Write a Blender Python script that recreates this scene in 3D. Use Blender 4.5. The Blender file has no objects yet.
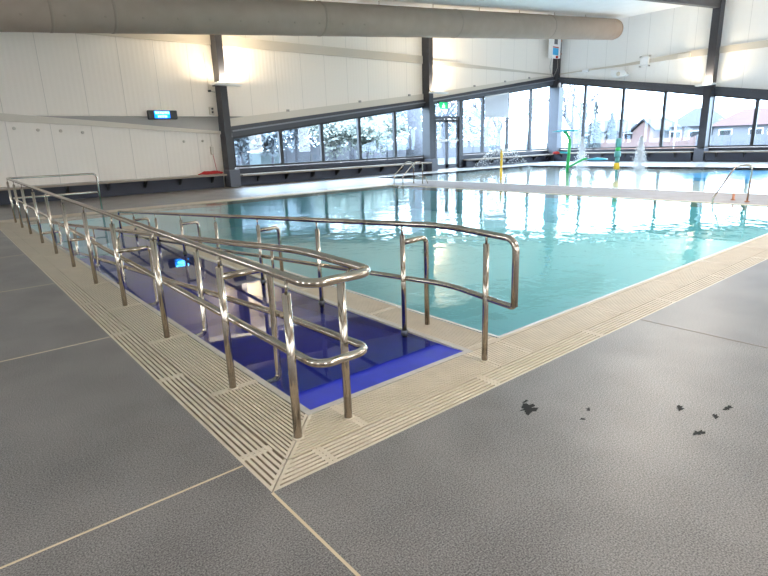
import bpy, bmesh, math, random
from mathutils import Vector, Matrix

# ---------------------------------------------------------------- camera, light, exposure
SC = bpy.context.scene
COL = SC.collection
cam_d = bpy.data.cameras.new('camera')
cam_d.sensor_width = 36.0
cam_d.lens = 537.4 / 768.0 * 36.0
cam_d.clip_start = 0.05
cam_d.clip_end = 500
cam = bpy.data.objects.new('camera', cam_d)
COL.objects.link(cam)
R0 = (0.7695547, -0.6377191, -0.0331656)
R1 = (0.1904820, 0.1796682, 0.9651093)
R2 = (0.6095098, 0.7490219, -0.2597385)
CP = Vector((-0.97183, -2.09921, 1.6))
cam.matrix_world = Matrix(((R0[0], R1[0], -R2[0], CP.x), (R0[1], R1[1], -R2[1], CP.y),
                           (R0[2], R1[2], -R2[2], CP.z), (0, 0, 0, 1)))
SC.camera = cam

world = bpy.data.worlds.new('sky')
SC.world = world
world.use_nodes = True
bg = world.node_tree.nodes['Background']
bg.inputs['Color'].default_value = (0.84, 0.93, 1.0, 1)
bg.inputs['Strength'].default_value = 7.0

SC.view_settings.view_transform = 'Standard'
SC.view_settings.look = 'None'
SC.view_settings.gamma = 1
SC.view_settings.use_curve_mapping = False
SC.view_settings.exposure = 1.15


def area_light(name, loc, rot, sx, sy, power, color):
    d = bpy.data.lights.new(name, 'AREA')
    d.shape = 'RECTANGLE'
    d.size = sx
    d.size_y = sy
    d.energy = power
    d.color = color
    o = bpy.data.objects.new(name, d)
    o.location = loc
    o.rotation_euler = rot
    COL.objects.link(o)
    return o


# added warm white fill lights under the roof, unseen, no known fixtures
WARM = (1.0, 0.91, 0.80)
for lx, ly in ((4, -6), (11, -5), (19, -4), (13, 4), (22, 6)):
    area_light('hall_fill_light', (lx, ly, 5.75 + 0.0755 * lx), (0, 0, 0), 1.5, 0.5, 190, WARM)

random.seed(7)


# ---------------------------------------------------------------- helpers
def finish(name, bm, mat, parent=None, smooth=False):
    me = bpy.data.meshes.new(name)
    bm.normal_update()
    bm.to_mesh(me)
    bm.free()
    for m in (mat if isinstance(mat, (list, tuple)) else [mat]):
        me.materials.append(m)
    if smooth:
        for p in me.polygons:
            p.use_smooth = True
    o = bpy.data.objects.new(name, me)
    COL.objects.link(o)
    if parent is not None:
        o.parent = parent
    return o


def smooth_angle(o, deg=40):
    me = o.data
    for p in me.polygons:
        p.use_smooth = True
    bm = bmesh.new()
    bm.from_mesh(me)
    for e in bm.edges:
        if len(e.link_faces) == 2 and e.calc_face_angle(0) > math.radians(deg):
            e.smooth = False
    bm.to_mesh(me)
    bm.free()
    return o


def root(name, label, cat, loc=(0, 0, 0), group=None):
    o = bpy.data.objects.new(name, None)
    o.empty_display_size = 0.2
    o.location = loc
    COL.objects.link(o)
    return tag(o, label, cat, group)


def tag(o, label, cat, group=None, kind=None):
    o['label'] = label
    o['category'] = cat
    if group:
        o['group'] = group
    if kind:
        o['kind'] = kind
    return o


def struct(o, label=None, cat=None):
    o['kind'] = 'structure'
    if label:
        o['label'] = label
        o['category'] = cat
    return o


def box(bm, x0, x1, y0, y1, z0, z1, mi=0):
    v = [bm.verts.new(p) for p in ((x0, y0, z0), (x1, y0, z0), (x1, y1, z0), (x0, y1, z0),
                                   (x0, y0, z1), (x1, y0, z1), (x1, y1, z1), (x0, y1, z1))]
    for f in ((3, 2, 1, 0), (4, 5, 6, 7), (0, 1, 5, 4), (1, 2, 6, 5), (2, 3, 7, 6), (3, 0, 4, 7)):
        bm.faces.new([v[i] for i in f]).material_index = mi


def bevel_box(bm, x0, x1, y0, y1, z0, z1, r=0.01, seg=2):
    t = bmesh.new()
    box(t, x0, x1, y0, y1, z0, z1)
    bmesh.ops.bevel(t, geom=t.edges[:], offset=r, segments=seg, affect='EDGES', profile=0.5)
    merge(bm, t)


def merge(bm, t):
    me = bpy.data.meshes.new('tmp')
    t.to_mesh(me)
    t.free()
    bm.from_mesh(me)
    bpy.data.meshes.remove(me)


def prism(bm, pts, axis, a, b):
    """pts: 2-D outline; axis 'y': (x,z) extruded a..b in y; 'x': (y,z) extruded in x; 'z': (x,y) extruded in z."""
    def P(p, t):
        return (p[0], t, p[1]) if axis == 'y' else ((t, p[0], p[1]) if axis == 'x' else (p[0], p[1], t))
    lo = [bm.verts.new(P(p, a)) for p in pts]
    hi = [bm.verts.new(P(p, b)) for p in pts]
    n = len(pts)
    fs = [bm.faces.new(lo), bm.faces.new(hi)]
    for i in range(n):
        fs.append(bm.faces.new((lo[i], lo[(i + 1) % n], hi[(i + 1) % n], hi[i])))
    bmesh.ops.recalc_face_normals(bm, faces=fs)


def fillet(pts, r, n=6):
    pts = [Vector(p) for p in pts]
    if r <= 0:
        return pts
    out = [pts[0]]
    for i in range(1, len(pts) - 1):
        a, b, c = pts[i - 1], pts[i], pts[i + 1]
        u, w = (a - b), (c - b)
        lu, lw = u.length, w.length
        u.normalize(); w.normalize()
        ang = u.angle(w)
        if ang > math.radians(170):
            rr = min(0.15, lu * .3, lw * .3)
            d = rr
        else:
            d = min(r / math.tan(ang / 2), lu * .49, lw * .49)
        p0, p1 = b + u * d, b + w * d
        for k in range(n + 1):
            t = k / n
            out.append((1 - t) ** 2 * p0 + 2 * t * (1 - t) * (b * .72 + (p0 + p1) * .14) + t * t * p1)
    out.append(pts[-1])
    return out


def tube(bm, pts, r, seg=14, fr=0.0, cap=True):
    P = fillet(pts, fr)
    Q = [P[0]]
    for p in P[1:]:
        if (p - Q[-1]).length > 1e-4:
            Q.append(p)
    rad = r if isinstance(r, (list, tuple)) else [r] * len(Q)
    rings = []
    t0 = (Q[1] - Q[0]).normalized()
    nrm = t0.orthogonal().normalized()
    for i, p in enumerate(Q):
        t = (Q[min(i + 1, len(Q) - 1)] - Q[max(i - 1, 0)]).normalized()
        nrm = (nrm - t * nrm.dot(t)).normalized()
        bn = t.cross(nrm)
        rings.append([bm.verts.new(p + (nrm * math.cos(a) + bn * math.sin(a)) * rad[i])
                      for a in (2 * math.pi * k / seg for k in range(seg))])
    for a, b in zip(rings, rings[1:]):
        for k in range(seg):
            bm.faces.new((a[k], a[(k + 1) % seg], b[(k + 1) % seg], b[k])).smooth = True
    if cap:
        bm.faces.new(rings[0][::-1])
        bm.faces.new(rings[-1])


def tube_obj(name, pts, r, mat, parent=None, fr=0.0, seg=14):
    bm = bmesh.new()
    tube(bm, pts, r, seg, fr)
    return finish(name, bm, mat, parent)


def lathe(bm, prof, c, seg=20, axis='z'):
    rings = []
    for r, h in prof:
        ring = []
        for k in range(seg):
            a = 2 * math.pi * k / seg
            x, y = r * math.cos(a), r * math.sin(a)
            q = (x, y, h) if axis == 'z' else ((x, h, y) if axis == 'y' else (h, x, y))
            ring.append(bm.verts.new(Vector(c) + Vector(q)))
        rings.append(ring)
    fs = []
    for a, b in zip(rings, rings[1:]):
        for k in range(seg):
            f = bm.faces.new((a[k], a[(k + 1) % seg], b[(k + 1) % seg], b[k]))
            f.smooth = True
            fs.append(f)
    fs.append(bm.faces.new(rings[0][::-1]))
    fs.append(bm.faces.new(rings[-1]))
    bmesh.ops.recalc_face_normals(bm, faces=fs)


# ---------------------------------------------------------------- materials
def nodes(name):
    m = bpy.data.materials.new(name)
    m.use_nodes = True
    nt = m.node_tree
    return m, nt, nt.nodes['Principled BSDF']


def plain(name, col, rough=0.5, metal=0.0, noise=0.0, scale=8.0, spec=0.5, bump=0.0, bscale=60.0):
    m, nt, b = nodes(name)
    b.inputs['Base Color'].default_value = (*col, 1)
    b.inputs['Roughness'].default_value = rough
    b.inputs['Metallic'].default_value = metal
    b.inputs['Specular IOR Level'].default_value = spec
    tc = nt.nodes.new('ShaderNodeTexCoord')
    if noise > 0:
        n = nt.nodes.new('ShaderNodeTexNoise')
        n.inputs['Scale'].default_value = scale
        n.inputs['Detail'].default_value = 5
        nt.links.new(tc.outputs['Object'], n.inputs['Vector'])
        r = nt.nodes.new('ShaderNodeValToRGB')
        r.color_ramp.elements[0].position = 0.3
        r.color_ramp.elements[1].position = 0.7
        r.color_ramp.elements[0].color = (*[c * (1 - noise) for c in col], 1)
        r.color_ramp.elements[1].color = (*[min(1, c * (1 + noise)) for c in col], 1)
        nt.links.new(n.outputs['Fac'], r.inputs['Fac'])
        nt.links.new(r.outputs['Color'], b.inputs['Base Color'])
    if bump > 0:
        n = nt.nodes.new('ShaderNodeTexNoise')
        n.inputs['Scale'].default_value = bscale
        nt.links.new(tc.outputs['Object'], n.inputs['Vector'])
        bp = nt.nodes.new('ShaderNodeBump')
        bp.inputs['Strength'].default_value = bump
        bp.inputs['Distance'].default_value = 0.01
        nt.links.new(n.outputs['Fac'], bp.inputs['Height'])
        nt.links.new(bp.outputs['Normal'], b.inputs['Normal'])
    return m


def emit(name, col, strength):
    m, nt, b = nodes(name)
    b.inputs['Base Color'].default_value = (*col, 1)
    b.inputs['Emission Color'].default_value = (*col, 1)
    b.inputs['Emission Strength'].default_value = strength
    return m


def deck_floor(name, ca, cb):
    m, nt, b = nodes(name)
    tc = nt.nodes.new('ShaderNodeTexCoord')
    n1 = nt.nodes.new('ShaderNodeTexNoise'); n1.inputs['Scale'].default_value = 140; n1.inputs['Detail'].default_value = 3
    n2 = nt.nodes.new('ShaderNodeTexNoise'); n2.inputs['Scale'].default_value = 1.6; n2.inputs['Detail'].default_value = 6
    nt.links.new(tc.outputs['Object'], n1.inputs['Vector'])
    nt.links.new(tc.outputs['Object'], n2.inputs['Vector'])
    mx = nt.nodes.new('ShaderNodeMath'); mx.operation = 'MULTIPLY_ADD'
    mx.inputs[1].default_value = 0.85
    nt.links.new(n1.outputs['Fac'], mx.inputs[0])
    s = nt.nodes.new('ShaderNodeMath'); s.operation = 'MULTIPLY'; s.inputs[1].default_value = 0.22
    nt.links.new(n2.outputs['Fac'], s.inputs[0])
    nt.links.new(s.outputs[0], mx.inputs[2])
    r = nt.nodes.new('ShaderNodeValToRGB')
    r.color_ramp.elements[0].position = 0.38; r.color_ramp.elements[1].position = 0.70
    r.color_ramp.elements[0].color = (*ca, 1); r.color_ramp.elements[1].color = (*cb, 1)
    nt.links.new(mx.outputs[0], r.inputs['Fac'])
    nt.links.new(r.outputs['Color'], b.inputs['Base Color'])
    b.inputs['Roughness'].default_value = 0.40
    b.inputs['Specular IOR Level'].default_value = 0.5
    bp = nt.nodes.new('ShaderNodeBump'); bp.inputs['Strength'].default_value = 0.06; bp.inputs['Distance'].default_value = 0.002
    nt.links.new(n1.outputs['Fac'], bp.inputs['Height'])
    nt.links.new(bp.outputs['Normal'], b.inputs['Normal'])
    return m


def panel_wall(name, col, axis, joint):
    """Cream insulated wall panels: fine ribs and thin vertical joints along the given axis."""
    m, nt, b = nodes(name)
    tc = nt.nodes.new('ShaderNodeTexCoord')
    sp = nt.nodes.new('ShaderNodeSeparateXYZ')
    nt.links.new(tc.outputs['Object'], sp.inputs[0])
    src = sp.outputs[axis]

    def math_n(op, a, v=None):
        n = nt.nodes.new('ShaderNodeMath'); n.operation = op
        nt.links.new(a, n.inputs[0])
        if v is not None:
            n.inputs[1].default_value = v
        return n.outputs[0]
    rib = math_n('PINGPONG', src, 0.09)
    rib = math_n('MULTIPLY', rib, 11)
    fr = math_n('FRACT', math_n('DIVIDE', src, joint))
    line = math_n('LESS_THAN', fr, 0.016)
    mix = nt.nodes.new('ShaderNodeMixRGB')
    mix.inputs['Color1'].default_value = (*col, 1)
    mix.inputs['Color2'].default_value = (*[c * 0.76 for c in col], 1)
    nt.links.new(line, mix.inputs['Fac'])
    nt.links.new(mix.outputs['Color'], b.inputs['Base Color'])
    bp = nt.nodes.new('ShaderNodeBump'); bp.inputs['Strength'].default_value = 0.25; bp.inputs['Distance'].default_value = 0.02
    nt.links.new(rib, bp.inputs['Height'])
    nt.links.new(bp.outputs['Normal'], b.inputs['Normal'])
    b.inputs['Roughness'].default_value = 0.45
    return m


def water_mat(name, tint, s1, s2, strength, rough=0.02, ior=1.36):
    m = bpy.data.materials.new(name)
    m.use_nodes = True
    nt = m.node_tree
    for n in list(nt.nodes):
        if n.type != 'OUTPUT_MATERIAL':
            nt.nodes.remove(n)
    out = [n for n in nt.nodes if n.type == 'OUTPUT_MATERIAL'][0]
    tr = nt.nodes.new('ShaderNodeBsdfTransparent'); tr.inputs['Color'].default_value = (*tint, 1)
    gl = nt.nodes.new('ShaderNodeBsdfGlossy'); gl.inputs['Roughness'].default_value = rough
    gl.inputs['Color'].default_value = (1, 1, 1, 1)
    fr = nt.nodes.new('ShaderNodeFresnel'); fr.inputs['IOR'].default_value = ior
    tc = nt.nodes.new('ShaderNodeTexCoord')
    na = nt.nodes.new('ShaderNodeTexNoise'); na.inputs['Scale'].default_value = s1; na.inputs['Detail'].default_value = 2
    nb = nt.nodes.new('ShaderNodeTexNoise'); nb.inputs['Scale'].default_value = s2; nb.inputs['Detail'].default_value = 2
    nt.links.new(tc.outputs['Object'], na.inputs['Vector'])
    nt.links.new(tc.outputs['Object'], nb.inputs['Vector'])
    ad = nt.nodes.new('ShaderNodeMath'); ad.operation = 'MULTIPLY_ADD'; ad.inputs[1].default_value = 0.3
    nt.links.new(nb.outputs['Fac'], ad.inputs[0]); nt.links.new(na.outputs['Fac'], ad.inputs[2])
    bp = nt.nodes.new('ShaderNodeBump'); bp.inputs['Strength'].default_value = strength; bp.inputs['Distance'].default_value = 0.1
    nt.links.new(ad.outputs[0], bp.inputs['Height'])
    nt.links.new(bp.outputs['Normal'], gl.inputs['Normal'])
    mx = nt.nodes.new('ShaderNodeMixShader')
    nt.links.new(fr.outputs[0], mx.inputs[0])
    nt.links.new(tr.outputs[0], mx.inputs[1]); nt.links.new(gl.outputs[0], mx.inputs[2])
    nt.links.new(mx.outputs[0], out.inputs['Surface'])
    return m


def glass_mat(name, tint):
    """Thin pane: see-through with a faint reflection that grows at grazing angles."""
    m = bpy.data.materials.new(name)
    m.use_nodes = True
    nt = m.node_tree
    for n in list(nt.nodes):
        if n.type != 'OUTPUT_MATERIAL':
            nt.nodes.remove(n)
    out = [n for n in nt.nodes if n.type == 'OUTPUT_MATERIAL'][0]
    tr = nt.nodes.new('ShaderNodeBsdfTransparent'); tr.inputs['Color'].default_value = (*tint, 1)
    gl = nt.nodes.new('ShaderNodeBsdfGlossy'); gl.inputs['Roughness'].default_value = 0.01
    lw = nt.nodes.new('ShaderNodeLayerWeight'); lw.inputs['Blend'].default_value = 0.5
    pw = nt.nodes.new('ShaderNodeMath'); pw.operation = 'POWER'; pw.inputs[1].default_value = 5
    nt.links.new(lw.outputs['Facing'], pw.inputs[0])
    ma = nt.nodes.new('ShaderNodeMath'); ma.operation = 'MULTIPLY_ADD'; ma.inputs[1].default_value = 0.4; ma.inputs[2].default_value = 0.03
    nt.links.new(pw.outputs[0], ma.inputs[0])
    mx = nt.nodes.new('ShaderNodeMixShader')
    nt.links.new(ma.outputs[0], mx.inputs[0])
    nt.links.new(tr.outputs[0], mx.inputs[1]); nt.links.new(gl.outputs[0], mx.inputs[2])
    nt.links.new(mx.outputs[0], out.inputs['Surface'])
    return m


def tiled(name, ca, cb, size, rough=0.3):
    m, nt, b = nodes(name)
    tc = nt.nodes.new('ShaderNodeTexCoord')
    br = nt.nodes.new('ShaderNodeTexBrick')
    br.inputs['Color1'].default_value = (*ca, 1)
    br.inputs['Color2'].default_value = (*ca, 1)
    br.inputs['Mortar'].default_value = (*cb, 1)
    br.inputs['Scale'].default_value = 1.0
    br.inputs['Mortar Size'].default_value = 0.012
    br.inputs['Brick Width'].default_value = size
    br.inputs['Row Height'].default_value = size
    br.offset = 0.0
    nt.links.new(tc.outputs['Object'], br.inputs['Vector'])
    nt.links.new(br.outputs['Color'], b.inputs['Base Color'])
    b.inputs['Roughness'].default_value = rough
    return m


M = {}
M['floor'] = deck_floor('grey_speckled_deck', (0.070, 0.062, 0.059), (0.37, 0.336, 0.322))
M['walk'] = plain('pale_concrete', (0.27, 0.245, 0.25), 0.6, noise=0.12, scale=3)
M['pale'] = plain('pale_wet_tile', (0.66, 0.67, 0.69), 0.22, noise=0.08, scale=3)
M['joint'] = plain('cream_joint_filler', (0.72, 0.58, 0.40), 0.6)
M['darkjoint'] = plain('brown_joint_filler', (0.20, 0.15, 0.12), 0.6)
M['grate'] = plain('cream_grate_plastic', (0.70, 0.595, 0.465), 0.45, noise=0.06, scale=5)
M['channel'] = plain('drain_channel_shade', (0.055, 0.036, 0.02), 0.8)  # near-black brown adds the shade down inside the grate slots
M['coping'] = plain('tan_coping', (0.60, 0.50, 0.38), 0.5, noise=0.08, scale=14)
M['frame_lip'] = plain('grey_cream_lip', (0.58, 0.53, 0.47), 0.4, noise=0.06, scale=20)
M['rim'] = plain('white_rim', (0.75, 0.74, 0.72), 0.35)
M['basin'] = tiled('aqua_pool_lining', (0.50, 0.94, 1.0), (0.44, 0.87, 0.95), 0.9)
M['ramp'] = plain('royal_blue_ramp_paint', (0.024, 0.042, 0.60), 0.4, noise=0.10, scale=5)
M['stripe'] = plain('navy_ramp_paint', (0.006, 0.008, 0.12), 0.5)
M['beach'] = plain('pale_splash_floor', (0.82, 0.92, 0.95), 0.25)
M['blue'] = plain('bright_blue_lining', (0.06, 0.48, 0.92), 0.35)
M['water'] = water_mat('clear_pool_water', (0.89, 0.99, 1.0), 1.3, 5.0, 0.10)
M['rough_water'] = water_mat('splashed_water', (0.9, 0.98, 0.99), 2.5, 9.0, 0.05, 0.04, 1.16)
M['unmirrored'] = water_mat('unmirrored_blue_water', (0.75, 0.93, 1.0), 3.0, 10.0, 0.05, 0.04, 1.04)  # separate patch, reflection cut almost away so the blue floor shows
M['ramp_water'] = water_mat('still_ramp_water', (0.80, 0.85, 1.0), 0.6, 2.0, 0.03, 0.02, 1.42)
M['wallA'] = panel_wall('cream_panel_wall_long', (0.86, 0.795, 0.72), 0, 1.32)
M['wallB'] = panel_wall('cream_panel_wall_end', (0.82, 0.80, 0.775), 1, 1.32)
M['inner'] = plain('beige_rear_wall', (0.44, 0.35, 0.26), 0.7)
M['strip'] = plain('beige_fascia', (0.66, 0.60, 0.52), 0.5)
M['band'] = plain('tan_band', (0.58, 0.52, 0.44), 0.6)
M['recess'] = plain('grey_recess', (0.36, 0.34, 0.32), 0.7)  # grey paints shade into the wall recess; plain colour on small fittings
M['steel'] = plain('charcoal_steel', (0.035, 0.036, 0.045), 0.40, noise=0.1, scale=3)
M['beam'] = plain('dark_beam_steel', (0.060, 0.064, 0.078), 0.35)
M['flange'] = plain('flange_highlight_grey', (0.22, 0.23, 0.26), 0.3)  # lighter grey paints the highlight line along the head beam's flange
M['plinth'] = plain('grey_blue_steel', (0.11, 0.12, 0.15), 0.45)
M['bench_top'] = plain('pale_bench_slab', (0.30, 0.25, 0.20), 0.35)
M['bench_dark'] = plain('navy_bench_panel', (0.030, 0.034, 0.055), 0.5)
M['frame'] = plain('black_window_frame', (0.022, 0.023, 0.030), 0.4)
M['alu'] = plain('grey_door_frame', (0.10, 0.11, 0.14), 0.4)
M['glass'] = glass_mat('window_glass', (0.82, 0.91, 0.99))
M['ceil'] = plain('off_white_ceiling', (0.88, 0.88, 0.87), 0.6, noise=0.03, scale=1)
M['duct'] = plain('grey_fabric_duct', (0.38, 0.292, 0.232), 0.75, noise=0.05, scale=2.0, bump=0.25, bscale=2.0)
M['seam'] = plain('duct_seam', (0.33, 0.26, 0.21), 0.7)
M['chrome'] = plain('brushed_stainless', (0.52, 0.455, 0.38), 0.17, metal=1.0, noise=0.05, scale=40)
M['white'] = plain('white_plastic', (0.82, 0.82, 0.82), 0.4)
M['blind'] = plain('grey_white_blind_fabric', (0.58, 0.62, 0.68), 0.8)
M['black'] = plain('black_plastic', (0.02, 0.02, 0.023), 0.4)
M['red'] = plain('red_rope', (0.55, 0.03, 0.03), 0.6)
M['green'] = plain('green_spray_pipe', (0.05, 0.55, 0.16), 0.35)
M['cyan'] = plain('cyan_plastic', (0.06, 0.55, 0.75), 0.35)
M['yellow'] = plain('yellow_spray_pipe', (0.80, 0.55, 0.04), 0.35)
M['brass'] = plain('copper_fitting', (0.45, 0.20, 0.12), 0.4, metal=0.6)
M['teal'] = plain('teal_plastic', (0.10, 0.34, 0.36), 0.4)
M['spray'] = plain('white_spray', (0.97, 0.98, 1.0), 0.5)
M['spray'].node_tree.nodes['Principled BSDF'].inputs['Transmission Weight'].default_value = 0.75
M['wet'] = plain('wet_dark_floor', (0.020, 0.020, 0.019), 0.6, spec=0.15)
M['led'] = emit('blue_led', (0.16, 0.75, 1.0), 6.0)
M['ledglow'] = emit('blue_led_panel', (0.0, 0.20, 0.9), 1.3)
M['exit'] = emit('green_exit_panel', (0.0, 0.42, 0.13), 0.45)
M['exitw'] = emit('white_exit_symbol', (0.8, 1.0, 0.9), 0.4)
M['lampglow'] = emit('warm_lamp_lens', (1.0, 0.82, 0.50), 9.0)
M['bluelabel'] = plain('blue_label', (0.03, 0.40, 0.75), 0.4)
M['ground'] = plain('pale_asphalt', (0.10, 0.10, 0.105), 0.8, noise=0.1, scale=0.4)
M['lawn'] = plain('pale_lawn', (0.085, 0.09, 0.08), 0.9, noise=0.15, scale=0.6)
M['brick'] = plain('pink_brick', (0.20, 0.13, 0.12), 0.8, noise=0.08, scale=3)
M['render'] = plain('grey_render', (0.15, 0.15, 0.165), 0.8)
M['roof_grey'] = plain('slate_roof', (0.036, 0.037, 0.045), 0.7)
M['roof_red'] = plain('red_tile_roof', (0.066, 0.022, 0.023), 0.7)
M['hwin'] = plain('house_window', (0.03, 0.032, 0.038), 0.2)
M['fence'] = plain('grey_paling', (0.135, 0.135, 0.155), 0.8)
M['leafA'] = plain('grey_green_leaves', (0.19, 0.22, 0.25), 0.8, noise=0.3, scale=2)
M['leafB'] = plain('pale_green_leaves', (0.24, 0.265, 0.235), 0.8, noise=0.3, scale=2)
M['leafC'] = plain('haze_grey_leaves', (0.17, 0.195, 0.225), 0.8, noise=0.3, scale=2)  # bluish grey puts distance haze into the leaf colour
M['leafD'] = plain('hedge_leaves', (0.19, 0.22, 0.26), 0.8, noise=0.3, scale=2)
M['conifer'] = plain('dark_conifer', (0.11, 0.13, 0.135), 0.8, noise=0.3, scale=2)
M['bark'] = plain('grey_bark', (0.12, 0.12, 0.14), 0.9, noise=0.2, scale=5)
M['shed'] = plain('pale_cyan_shed', (0.17, 0.21, 0.22), 0.6)

# ---------------------------------------------------------------- setting: floor, pools
AY, BX = 20.9, 33.6           # inner faces of the long wall and the end wall
RX0, RX1 = 0.58, 2.0          # ramp channel
PX0, PX1, PY0, PY1 = 2.45, 13.0, 0.60, 14.35
DIV = 10.84                   # end of the divider between ramp and pool
LX0, LX1, LY0, LY1 = 15.6, 27.6, -6.0, 18.6


def roofz(x):
    return 6.0 + 0.0755 * x


bm = bmesh.new()
for r in ((-9, 0, -10, AY), (0, PX1, -10, 0), (PX1, 15.6, -10, -3), (0, 15.6, 15.0, AY)):
    box(bm, r[0], r[1], r[2], r[3], -0.12, 0.0)
struct(finish('floor', bm, M['floor']), 'dark grey speckled rubbery pool deck floor', 'floor')
bm = bmesh.new()
for r in ((15.6, BX, LY1, AY), (LX1, BX, -10, LY1), (15.6, LX1, -10, LY0)):
    box(bm, r[0], r[1], r[2], r[3], -0.12, 0.0)
struct(finish('splash_floor', bm, M['pale']), 'pale wet floor around the splash pool', 'floor')
bm = bmesh.new()
box(bm, PX1 + .12, 15.5, -3, 15.0, -0.12, 0.0)
struct(finish('walkway_floor', bm, M['walk']), 'pale concrete walkway between the two pools', 'floor')
bm = bmesh.new()
box(bm, PX1, PX1 + .12, -0.0, 15.0, -0.12, 0.001)
box(bm, 15.5, 15.6, -3, 15.0, -0.12, 0.001)
struct(finish('trim_1', bm, M['coping']))

# floor joints
k = 2
for y in (0.304, 3.02, 5.8, 8.6, 11.4, 14.2):
    bm = bmesh.new(); box(bm, -9, -0.006, y - 0.006, y + 0.006, -0.004, 0.0015)
    struct(finish('trim_%d' % k, bm, M['joint'])); k += 1
bm = bmesh.new(); box(bm, -0.007, 0.007, -10, -0.004, -0.004, 0.0015)
struct(finish('trim_%d' % k, bm, M['joint'])); k += 1
for x in (3.68, 7.4, 11.1):
    bm = bmesh.new(); box(bm, x - 0.006, x + 0.006, -10, -0.01, -0.004, 0.0012)
    struct(finish('trim_%d' % k, bm, M['darkjoint'])); k += 1

# drain channel under the grates, lips round the ramp and pool
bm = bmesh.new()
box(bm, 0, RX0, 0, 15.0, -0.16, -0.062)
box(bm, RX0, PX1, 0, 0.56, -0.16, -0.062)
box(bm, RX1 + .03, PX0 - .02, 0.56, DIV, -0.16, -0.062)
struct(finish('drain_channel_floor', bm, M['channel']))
bm = bmesh.new()
box(bm, 0.535, RX0, 0.535, 14.35, -0.3, 0.003)
box(bm, RX0, RX1 + .05, 0.535, RX0, -0.3, 0.003)
box(bm, RX1, RX1 + .05, RX0, DIV, -0.3, 0.003)
box(bm, RX1 + .05, PX0, DIV - .05, DIV + .02, -0.3, 0.003)
struct(finish('trim_%d' % k, bm, M['frame_lip'])); k += 1
bm = bmesh.new()
box(bm, RX1 + .05, PX0 - .03, 0.535, 0.585, -0.1, 0.001)
box(bm, PX0 - .03, PX1, 0.535, 0.57, -0.1, 0.001)
box(bm, 0, PX1, 14.35, 15.0, -0.12, 0.002)
struct(finish('trim_%d' % k, bm, M['coping'])); k += 1
bm = bmesh.new()
box(bm, PX0 - .03, PX0, 0.57, DIV, -0.3, 0.004)
box(bm, PX0, PX1, 0.57, 0.60, -0.3, 0.004)
struct(finish('trim_%d' % k, bm, M['rim'])); k += 1

# main basin (floor and walls), ramp slab
bm = bmesh.new()
D = -0.85
box(bm, RX0 - .1, PX1, DIV - .02, PY1, D - .1, D)
box(bm, PX0, PX1, PY0, DIV, D - .1, D)
box(bm, RX0 - .1, PX1 + .1, PY1, PY1 + .1, D, -0.12)
box(bm, PX1, PX1 + .1, PY0, PY1, D, -0.12)
box(bm, PX0 - .1, PX1, PY0 - .1, PY0, D, -0.10)
box(bm, PX0 - .1, PX0, PY0, DIV, D, -0.14)
box(bm, RX0 - .1, RX0, DIV, PY1, D, -0.12)
struct(finish('pool_basin_floor', bm, M['basin']), 'aqua lined main pool basin under the water', 'pool')
bm = bmesh.new()
zr = lambda y: -(y - RX0) / 14.0 - 0.002
prism(bm, [(RX0, zr(RX0)), (DIV, zr(DIV)), (DIV + 3.5, zr(DIV) - .25), (DIV + 3.5, D - .05), (RX0, D - .05)], 'x', RX0, RX1)
struct(finish('ramp_floor', bm, M['ramp']), 'royal blue painted ramp sloping down into the water', 'ramp')
bm = bmesh.new()
box(bm, RX0 - .006, RX0 + .004, RX0, DIV, D, -0.014)
box(bm, RX1 - .004, RX1 + .006, RX0, DIV, D, -0.014)
struct(finish('ramp_side_wall', bm, M['ramp']))

# water
WZ = -0.012
bm = bmesh.new()
def quad(bm, x0, x1, y0, y1, z):
    bm.faces.new([bm.verts.new(p) for p in ((x0, y0, z), (x1, y0, z), (x1, y1, z), (x0, y1, z))])
quad(bm, PX0, PX1, PY0, DIV + .02, WZ)
quad(bm, RX0, PX1, DIV + .02, PY1, WZ)
tag(finish('pool_water', bm, M['water']), 'clear turquoise water of the main pool reflecting the windows', 'water', kind='stuff')
bm = bmesh.new()
quad(bm, RX0 + .004, RX1 - .004, RX0 + .012*14+.12, DIV + .02, WZ)
tag(finish('ramp_water', bm, M['ramp_water']), 'still water over the blue ramp', 'water', kind='stuff')

# leisure pool beyond the walkway
bm = bmesh.new()
box(bm, LX0 - .1, LX1 + .1, LY0 - .1, LY1 + .1, -0.25, -0.12)
struct(finish('splash_pool_floor', bm, M['beach']), 'pale splash pool floor under shallow water', 'pool')
bm = bmesh.new()
prism(bm, [(20.2, LY0), (LX1 - .2, LY0), (LX1 - .2, 7.0), (23.2, 8.4), (22.0, 8.6), (20.9, 6.2), (20.3, 3.5)], 'z', -0.20, -0.112)
struct(finish('deep_splash_pool_floor', bm, M['blue']))
bm = bmesh.new()
bm.faces.new([bm.verts.new((x, y, WZ)) for x, y in ((LX0, LY0), (20.2, LY0), (20.3, 3.5), (20.9, 6.2), (22.0, 8.6), (23.2, 8.4), (LX1 - .2, 7.0), (LX1 - .2, LY0), (LX1, LY0), (LX1, LY1), (LX0, LY1))])
tag(finish('splash_pool_water', bm, M['rough_water']), 'shallow shining water of the splash pool by the end windows', 'water', kind='stuff')
bm = bmesh.new()
bm.faces.new([bm.verts.new((x, y, WZ)) for x, y in ((20.2, LY0), (LX1 - .2, LY0), (LX1 - .2, 7.0), (23.2, 8.4), (22.0, 8.6), (20.9, 6.2), (20.3, 3.5))])
tag(finish('unmirrored_pool_water', bm, M['unmirrored']), 'choppy bright blue water with reflection cut at the far end wall', 'water', kind='stuff')
bm = bmesh.new()
for r in ((LX0 - .1, LX0, LY0, LY1), (LX1, LX1 + .12, LY0, LY1), (LX0, LX1, LY1, LY1 + .12)):
    box(bm, *r, -0.2, 0.003)
struct(finish('trim_%d' % k, bm, M['rim'])); k += 1


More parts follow.
